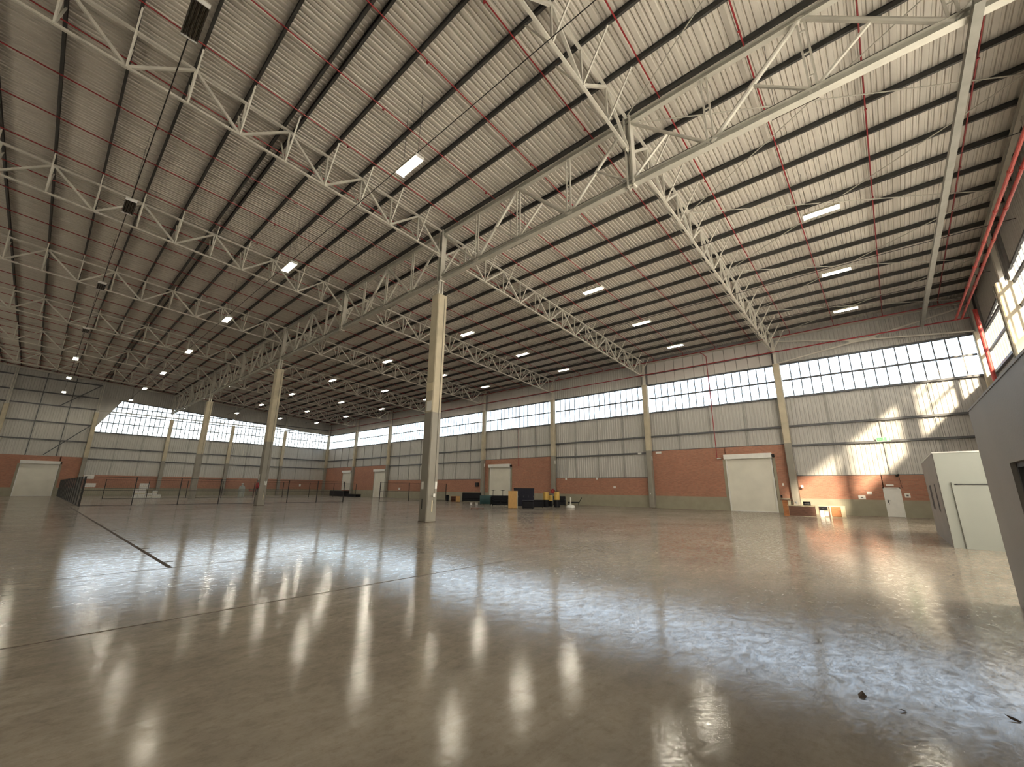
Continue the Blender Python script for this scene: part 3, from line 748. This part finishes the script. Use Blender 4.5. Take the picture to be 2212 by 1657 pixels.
for z, lab in ((2.75, 'upper white notice on the end-wall brick beside the fence corner'), (1.55, 'lower white notice on the end-wall plinth beside the fence corner')):
    tag(MB().box((4.95 if z > 2 else 5.3, YW-.135, z-.28), (6.1 if z > 2 else 6.5, YW-.1, z+.28)).ob('wall_notice', 'paper'), lab, 'sign')

# ------------------------------------------------------------------ office booths
bo = thing('office_booth', 'pale green-grey boxed office booth with two slit windows and a flush door', 'booth', (19.6, -1.2, 0))
mb = MB(); mb.box((0, -4.6, 0), (6.6, 0, 2.94)); mb.ob('body', 'booth', bo)
MB().box((-.02, -4.62, 2.94), (6.62, .02, 2.98)).ob('roof_edge', 'white', bo)
MB().box((.03, -.001, 0), (6.6, .012, 2.94)).ob('side_cladding', 'booth2', bo)
for x, s in ((1.75, .42), (4.0, .85)):
    sl = MB().box((x, .005, 1.05), (x+s, .02, 1.97)).ob('slit_window', 'dark', bo)
    MB().box((x-.04, .01, 1.01), (x+s+.04, .016, 2.01)).ob('window_trim', 'booth2', sl)
dr = MB().box((-.03, -2.6, .0), (.0, -.32, 1.96)).ob('door_leaf', 'booth', bo)
MB().box((-.06, -2.6, 1.96), (.0, -.27, 2.0)).ob('door_head', 'booth', bo); MB().box((-.05, -.32, 0), (.0, -.27, 1.96)).ob('door_jamb', 'booth', bo)
MB().box((-.05, -2.6, 1.93), (-.03, -.34, 1.96)).ob('shade_strip', 'dark', bo)  # solid dark strip painted in as the shade under the door head
b2 = thing('office_booth', 'large warm grey booth wall with a dark recessed window', 'booth', (10.34, -1.19, 0))
wy0, wx0, wx1 = 1.0, -3.6, -2.05
mb = MB(); mb.box((wx1, -3.9, 0), (0, 0, 3.0)); mb.box((-7.2, -3.9, 0), (wx0, 0, 3.0)); mb.box((wx0, -3.9, 0), (wx1, 0, wy0)); mb.box((wx0, -3.9, 2.04), (wx1, 0, 3.0)); mb.box((wx0, -3.9, wy0), (wx1, -.3, 2.04))
mb.ob('body', 'booth2', b2)
MB().box((wx0, -.29, wy0), (wx1, -.26, 2.04)).ob('window_pane', 'dark', b2)
fr = MB(); fr.box((wx1-.06, -.27, wy0), (wx1, -.05, 2.04)); fr.box((wx0, -.27, 1.98), (wx1, -.05, 2.04)); fr.box((wx0, -.27, wy0), (wx0+.06, -.05, 2.04)); fr.ob('window_frame', 'girt', b2)
MB().box((-7.2, -3.9, 3.0), (.01, .01, 3.03)).ob('roof_edge', 'booth2', b2)

# ------------------------------------------------------------------ mesh fences
def panel_me(L, h=2.2):
    mb = MB(); s = .0035
    n = int(L/.12)
    for i in range(1, n): mb.box((i*L/n-s/2, -s/2, .05), (i*L/n+s/2, s/2, h))
    for j in range(int(h/.1)): mb.box((0, -s/2, .08+j*.1), (L, s/2, .08+j*.1+s))
    return mb.me('wire')
pnl = {}
post_me = MB().box((-.035, -.035, 0), (.035, .035, 2.28)).me('blackmetal')
def fence(pts, label, group=None, gate_gaps=()):
    t = thing('mesh_fence', label, 'fence', (pts[0][0], pts[0][1], 0), 0, group); ox, oy = pts[0]
    for i, (x, y) in enumerate(pts):
        new('post', post_me, t, (x-ox, y-oy, 0))
        if i < len(pts)-1 and i not in gate_gaps:
            x2, y2 = pts[i+1]; L = round(math.hypot(x2-x, y2-y), 2); rz = math.atan2(y2-y, x2-x)
            if L not in pnl: pnl[L] = panel_me(L)
            p = new('mesh_panel', pnl[L], t, (x-ox, y-oy, 0), rz); p['kind'] = 'stuff'
            for z in (.04, 1.2, 2.24): MB().bar((0, 0, z), (L, 0, z), .03).ob('rail', 'blackmetal', t, (x-ox, y-oy, 0), rz)
    return t
F1 = [(2.76+3.03*i, 47.1) for i in range(8)]
fence(F1, 'black post-and-wire mesh fence crossing the hall at the second girder column')
fence([(2.72, 47.2+3.03*i) for i in range(15)], 'black wire mesh fence running from the fence corner back to the end wall')
fence([(28.2, 46.4), (32.3, 46.3), (35.3, 46.3), (38.3, 46.2)], 'short black wire fence between the gateway and the long side wall')
fence([(5.95+4.05*i, 71) for i in range(9)], 'second black wire fence deeper in the hall before the end wall')

# ------------------------------------------------------------------ furniture pile by the long wall
def cushion(mb_a, mb_b, m, par, nm): return bevel(MB().box(mb_a, mb_b).ob(nm, m, par), .05, 3)
A = lambda deg: R(deg)-math.pi/2          # local +y points away from the camera
def sofa(loc, rz, w, h, label, dep=.8):
    t = thing('sofa', label, 'sofa', (*loc, 0), rz)
    cushion((-w/2, 0, .08), (w/2, dep, .36), 'black', t, 'base'); n = max(1, round(w/.8))
    for i in range(n): cushion((-w/2+.14+i*(w-.28)/n+.01, -.02, .36), (-w/2+.14+(i+1)*(w-.28)/n-.01, dep-.2, .50), 'black', t, 'seat_cushion')
    cushion((-w/2, dep-.22, .36), (w/2, dep, h), 'black', t, 'backrest')
    for s in (-1, 1): cushion((s*(w/2-.07)-.07, 0, .3), (s*(w/2-.07)+.07, dep, .62), 'black', t, 'armrest')
    for sx in (-1, 1):
        for y in (.06, dep-.06): MB().cbox((sx*(w/2-.08), y, .04), (.06, .06, .08)).ob('foot', 'blackmetal', t)
    return t
so_ = sofa((38.6, 41.3), A(47+180), 2.4, 1.15, 'long black couch with its high back turned, nearest the fence')
sofa((31.2, 29.2), A(43), 1.7, 1.0, 'black sofa between the teal crate and the plywood cabinet')
sofa((36.9, 26.1), A(35), 1.3, .98, 'black sofa behind the white parasol base')
def ottoman(loc, rz, w, h, label):
    t = thing('ottoman', label, 'ottoman', (*loc, 0), rz)
    cushion((-w/2, 0, .06), (w/2, .75, h-.1), 'black', t, 'base'); cushion((-w/2-.02, -.02, h-.1), (w/2+.02, .77, h), 'black', t, 'seat_pad')
    for sx in (-1, 1):
        for y in (.06, .69): MB().cbox((sx*(w/2-.07), y, .03), (.06, .06, .06)).ob('foot', 'blackmetal', t)
ottoman((28.7, 23.6), A(39), .98, .72, 'black block ottoman beside the plywood cabinet')
ottoman((31.3, 24.5), A(38), .92, .70, 'black block ottoman beside the yellow barrels')
def stool(loc, z, label):
    t = thing('stool', label, 'stool', (*loc, z))
    MB().lathe([(.19, 0), (.2, .05), (.18, .1)], 14).ob('seat', 'black', t); MB().bar((0, 0, .1), (0, 0, .62), .05, n=8).ob('stem', 'blackmetal', t)
    MB().lathe([(.05, .6), (.25, .63), (.25, .65)], 16).ob('base', 'blackmetal', t)
stool((31.92, 30.93), .88, 'upturned black stool on the black side table, next to the teal crate'); stool((32.60, 30.20), .88, 'upturned black stool on the black side table, next to the plywood cabinet')
t = thing('side_table', 'long black side table behind the sofa carrying two upturned stools', 'table', (32.26, 30.57, 0), A(43))
MB().box((-.78, -.3, .84), (.78, .3, .88)).ob('table_top', 'black', t)
for sx in (-1, 1):
    for sy in (-1, 1): MB().cbox((sx*.72, sy*.25, .42), (.05, .05, .84)).ob('leg', 'blackmetal', t)
MB().box((-.74, .22, .1), (.74, .26, .84)).ob('back_panel', 'black', t)
t = thing('storage_crate', 'dark teal painted storage crate', 'crate', (33.0, 33.1, 0), A(45))
bevel(MB().box((-.61, 0, .05), (.61, .7, .90)).ob('body', 'teal', t), .02); MB().box((-.63, -.02, .90), (.63, .72, .95)).ob('lid', 'teal', t)
for x in (-.5, .5): MB().box((x-.05, .05, 0), (x+.05, .65, .05)).ob('skid', 'blackmetal', t)
t = thing('plywood_cabinet', 'tall plain plywood cabinet standing in front of the black lockers', 'cabinet', (28.2, 24.9, 0), A(41))
MB().box((-.40, 0, .04), (.40, .42, 1.46)).ob('body', 'ply', t); MB().box((-.42, -.02, 1.46), (.42, .44, 1.49)).ob('top', 'ply', t)
MB().box((.36, -.015, .04), (.42, .43, 1.46)).ob('edge_post', 'cream', t); MB().box((-.38, .03, 0), (.38, .4, .04)).ob('plinth', 'wood2', t)
t = thing('locker_cabinet', 'wide black locker cabinet taller than the plywood cabinet', 'cabinet', (32.1, 26.9, 0), A(40))
MB().box((-1.0, .02, .06), (1.0, .55, 1.72)).ob('body', 'navy', t); MB().box((-1.02, 0, 1.69), (1.02, .57, 1.74)).ob('top', 'black', t)
for i in range(4):
    dd = MB().box((-.98+i*.49+.012, 0, .1), (-.98+(i+1)*.49-.012, .025, 1.67)).ob('door', 'navy', t); MB().cbox((-.98+i*.49+.42, -.012, .95), (.02, .024, .16)).ob('handle', 'girt', dd)
for x in (-.9, .9): MB().box((x-.08, .1, 0), (x+.08, .5, .06)).ob('foot', 'black', t)
def barrel(loc, h, r, label):
    t = thing('barrel', label, 'barrel', (*loc, 0))
    MB().lathe([(r*.9, 0), (r, .04), (r, h*.44), (r*.92, h*.47)], 16).ob('drum', 'black', t, smooth=False)
    MB().lathe([(r*.9, h*.46), (r*.95, h*.5), (r*.95, h*.95), (r*.8, h)], 16).ob('upper_bin', 'yellow', t)
    MB().lathe([(r*.8, h), (r*.84, h+.02), (r*.3, h+.05)], 16).ob('lid', 'black', t)
barrel((33.8, 25.5), 1.40, .29, 'yellow bin on a black drum beside the black ottoman')
barrel((35.1, 25.9), 1.12, .22, 'smaller yellow bin on a black drum below the red hose reel')
barrel((33.8, 24.2), 1.46, .28, 'tallest yellow bin on a black drum, beside the white parasol base')
t = thing('parasol_base', 'white round parasol base with a short upright tube', 'stand', (34.2, 22.9, 0))
MB().lathe([(.40, 0), (.41, .08), (.36, .2), (.16, .27), (.10, .30)], 20).ob('foot', 'white', t); MB().bar((0, 0, .28), (0, 0, .95), .12, n=12).ob('tube', 'white', t)
t = thing('lounge_chair', 'low black lounge chair with a sloped back standing against the brick', 'chair', (39.5, 25.9, 0), A(33))
MB().box((-.75, 0, .25), (.45, .6, .36)).ob('seat', 'black', t); mb = MB(); mb.bar((.45, .3, .3), (.75, .3, .82), .5, .06); mb.ob('backrest', 'black', t)
for x in (-.7, .4):
    for y in (.05, .55): MB().cbox((x, y, .125), (.05, .05, .25)).ob('leg', 'blackmetal', t)
t = thing('pallet', 'flat brown wooden pallet frame lying on the open floor', 'pallet', (24.5, 25.5, 0), A(46))
for y in (0, .22, .44, .66): MB().box((-.52, y, .1), (.52, y+.11, .125)).ob('board', 'wood2', t)
for x in (-.47, 0, .47): MB().box((x-.05, 0, .0), (x+.05, .77, .1)).ob('runner', 'wood2', t)
t = thing('small_cabinet', 'small orange-brown wooden cabinet beside the long couch', 'cabinet', (35.5, 40.4, 0), A(49))
MB().box((-.25, 0, .05), (.25, .45, .70)).ob('body', 'ply', t); MB().box((-.27, -.02, .70), (.27, .47, .73)).ob('top', 'wood', t); MB().box((-.23, -.02, .1), (.23, 0, .66)).ob('door', 'ply', t); MB().box((-.22, .03, 0), (.22, .42, .05)).ob('plinth', 'wood2', t)
t = thing('open_bookcase', 'low reddish wooden open bookcase next to the small orange cabinet', 'bookcase', (36.1, 42.0, 0), A(49))
for z in (0, .32, .65): MB().box((-.32, 0, z), (.32, .35, z+.03)).ob('shelf', 'wood', t)
for x in (-.32, .29): MB().box((x, 0, 0), (x+.03, .35, .68)).ob('side_panel', 'wood', t)
MB().box((-.32, .33, 0), (.32, .35, .68)).ob('back_panel', 'wood2', t)
t = thing('waste_bin', 'small black waste bin at the fence end of the furniture', 'bin', (36.7, 43.9, 0))
MB().lathe([(.17, 0), (.21, .74), (.22, .76)], 14).ob('body', 'black', t); MB().lathe([(.22, .76), (.2, .8), (.05, .82)], 14).ob('lid', 'black', t)
for i, (x, y) in enumerate(((30.8, 33.0), (31.3, 32.7))):
    t = thing('cable_roll', ('whitish cable roll on the floor in front of the couch', 'whitish cable roll on the floor touching the teal crate')[i], 'roll', (x, y, 0))
    MB().lathe([(.14, 0), (.14, .03), (.08, .04), (.08, .22), (.14, .23), (.14, .26)], 14).ob('reel', 'white', t); MB().lathe([(.115, .05), (.12, .13), (.115, .21)], 14).ob('windings', 'paper', t)
# hose reels on columns
def hose(loc, rz, label):
    t = thing('hose_reel', label, 'hose reel', loc, rz)
    mb = MB(); mb.bar((0, -.03, 0), (0, -.12, 0), .56, n=18); mb.ob('drum', 'red', t); mb = MB(); mb.bar((0, -.125, 0), (0, -.15, 0), .22, n=14); mb.ob('hub', 'red2', t)
    MB().cbox((0, -.015, 0), (.12, .03, .3)).ob('bracket', 'blackmetal', t); MB().bar((.2, -.08, -.2), (.24, -.1, -.8), .04, n=6).ob('hose', 'black', t)
hose((XA-.30, YK(2)-.1, 1.45), -math.pi/2, 'dark red hose reel on the wall column behind the yellow bins')
hose((XC-.312, YK(3)-.05, 1.7), -math.pi/2, 'dark red hose reel on the fence-line column')

# ------------------------------------------------------------------ desks by the wide roller door
t = thing('reception_desk', 'dark wooden reception desk with a raised orange side counter', 'desk', (36.7, 5.0, 0), A(7))
MB().box((-.74, 0, .02), (.82, .04, .68)).ob('front_panel', 'wood2', t); MB().box((-.82, -.06, .70), (.85, .75, .74)).ob('desk_top', 'cream', t)
MB().box((-1.08, -.05, 0), (-.76, .72, 1.06)).ob('side_counter', 'wood', t); MB().box((-1.2, -.12, 1.06), (-.42, .78, 1.11)).ob('counter_top', 'wood2', t)
MB().box((.78, 0, 0), (.82, .7, .70)).ob('end_panel', 'wood2', t); MB().box((-.45, .62, .74), (-.42, .7, 1.06)).ob('counter_prop', 'wood', t)
t = thing('desk_printer', 'small black printer with white paper lying on the reception desk', 'printer', (36.65, 4.62, .74), A(7))
MB().box((-.22, .05, 0), (.22, .4, .10)).ob('body', 'black', t); MB().box((-.22, .3, .10), (.22, .4, .26)).ob('lid', 'black', t); MB().box((-.15, .06, .10), (.15, .28, .115)).ob('paper', 'paper', t)
t = thing('drawer_desk', 'small white desk with a black drawer between the reception desk and the crate', 'desk', (37.0, 3.72, 0), A(6))
MB().box((-.30, 0, .70), (.30, .6, .74)).ob('desk_top', 'cream', t); dd = MB().box((-.29, .0, .44), (.2, .03, .69)).ob('drawer', 'black', t); MB().cbox((-.05, -.01, .56), (.12, .02, .02)).ob('handle', 'girt', dd)
MB().box((-.29, .02, .0), (-.02, .5, .42)).ob('pedestal', 'paper', t); MB().box((.02, .1, .05), (.26, .5, .36)).ob('file_box', 'paper', t)
for x in (-.30, .26): MB().box((x, .0, 0), (x+.04, .6, .70)).ob('side_panel', 'wood2', t)
t = thing('wooden_crate', 'cream-framed cabinet with a leaning orange-brown wooden door', 'cabinet', (37.2, 2.98, 0), A(5))
MB().box((-.42, .06, 0), (.42, .6, .72)).ob('body', 'cream', t); MB().box((-.44, .04, .72), (.44, .62, .75)).ob('top', 'cream', t)
bevel(MB().box((-.36, 0, .03), (.17, .05, .68)).ob('door', 'wood', t), .02); MB().box((-.42, .02, 0), (-.37, .06, .72)).ob('stile', 'cream', t); MB().box((.18, .02, 0), (.23, .06, .72)).ob('stile', 'cream', t)
t = thing('desk_lamp', 'small white globe lamp on the reception desk top', 'lamp', (36.75, 5.25, .74))
MB().lathe([(.05, 0), (.05, .02), (.015, .03), (.015, .1), (.06, .13), (.075, .18), (.05, .24), (.01, .26)], 12).ob('globe', 'paper', t, smooth=True)

# ------------------------------------------------------------------ things in the fenced area
B0 = (9.05, 74.0)
for dx, z, w_, h_, dep, lab in ((.23, 0, .47, 1.12, .6, 'tall narrow white carton at the end of the pale stack'), (.84, 0, .74, 1.15, .8, 'big white carton carrying another carton'),
                                (.98, 1.15, .96, .72, .7, 'white carton on top of the big white carton'), (1.57, 0, .71, .62, .7, 'low white carton beside the big white carton'),
                                (2.20, .42, .5, .5, .5, 'small white carton stacked on the flat carton'), (2.40, 0, .93, .42, .7, 'flat white carton at the far end of the stack')):
    t = thing('carton', lab, 'carton', (B0[0]+dx, B0[1], z)); dy = .0 if z == 0 else .05
    bevel(MB().box((-w_/2+.01, dy, 0), (w_/2-.01, dep, h_)).ob('box', 'paper', t), .02); MB().box((-w_/2+.03, dy-.004, h_*.45), (w_/2-.03, dy, h_*.55)).ob('tape', 'cream', t)
t = thing('water_tank', 'pale upright water tank with a narrow neck inside the fence', 'tank', (22.0, 76.0, 0))
MB().lathe([(.40, 0), (.42, .1), (.42, 1.35), (.36, 1.6), (.14, 1.75), (.14, 1.95), (.17, 2.0)], 20).ob('body', 'booth', t, smooth=False); MB().lathe([(.18, 2.0), (.18, 2.08), (.05, 2.1)], 14).ob('cap', 'white', t)
t = thing('valve_stand', 'red hydrant valve stand inside the fence beside the pale tank', 'valve', (23.4, 75.0, 0))
MB().bar((0, 0, 0), (0, 0, 1.1), .12, n=10).ob('riser', 'red2', t); MB().bar((-.7, 0, .95), (.5, 0, .95), .12, n=10).ob('manifold', 'red2', t)
for x in (-.6, .0, .45): MB().lathe([(.02, .95), (.02, 1.2), (.16, 1.22), (.16, 1.25)], 12, (x, 0)).ob('handwheel', 'red', t)
t = thing('loading_ramp', 'long black loading ramp below the raised roller door', 'ramp', (39.9, 76.9, 0), math.pi/2)
MB().box((-5.0, 0, 0), (-.6, 1.0, .45)).ob('low_deck', 'black', t); MB().box((-.6, 0, 0), (5.1, 1.0, 1.0)).ob('high_deck', 'black', t)
for i in range(8): MB().box((-.55+i*.7, -.03, .05), (-.45+i*.7, 0, .95)).ob('rib', 'blackmetal', t)
# litter on the floor
for i, (x, y, s) in enumerate(((4.94, .45, 1), (5.25, -.42, .8), (4.85, .20, .5))):
    t = tag(MB().add([(-.05*s, -.02*s, .004), (.0, -.03*s, .012), (.06*s, .0, .03*s), (.01*s, .03*s, .010), (-.04*s, .02*s, .004), (0, 0, .02*s)], [(0, 1, 5), (1, 2, 5), (2, 3, 5), (3, 4, 5), (4, 0, 5), (0, 4, 3, 2, 1)]).ob('dead_leaf', 'joint', None, (x, y, 0), i*1.1),
            ('curled dark leaf lying on the bright floor reflection', 'dark leaf scrap near the grey booth wall', 'tiny dark scrap beside the curled leaf')[i], 'leaf')
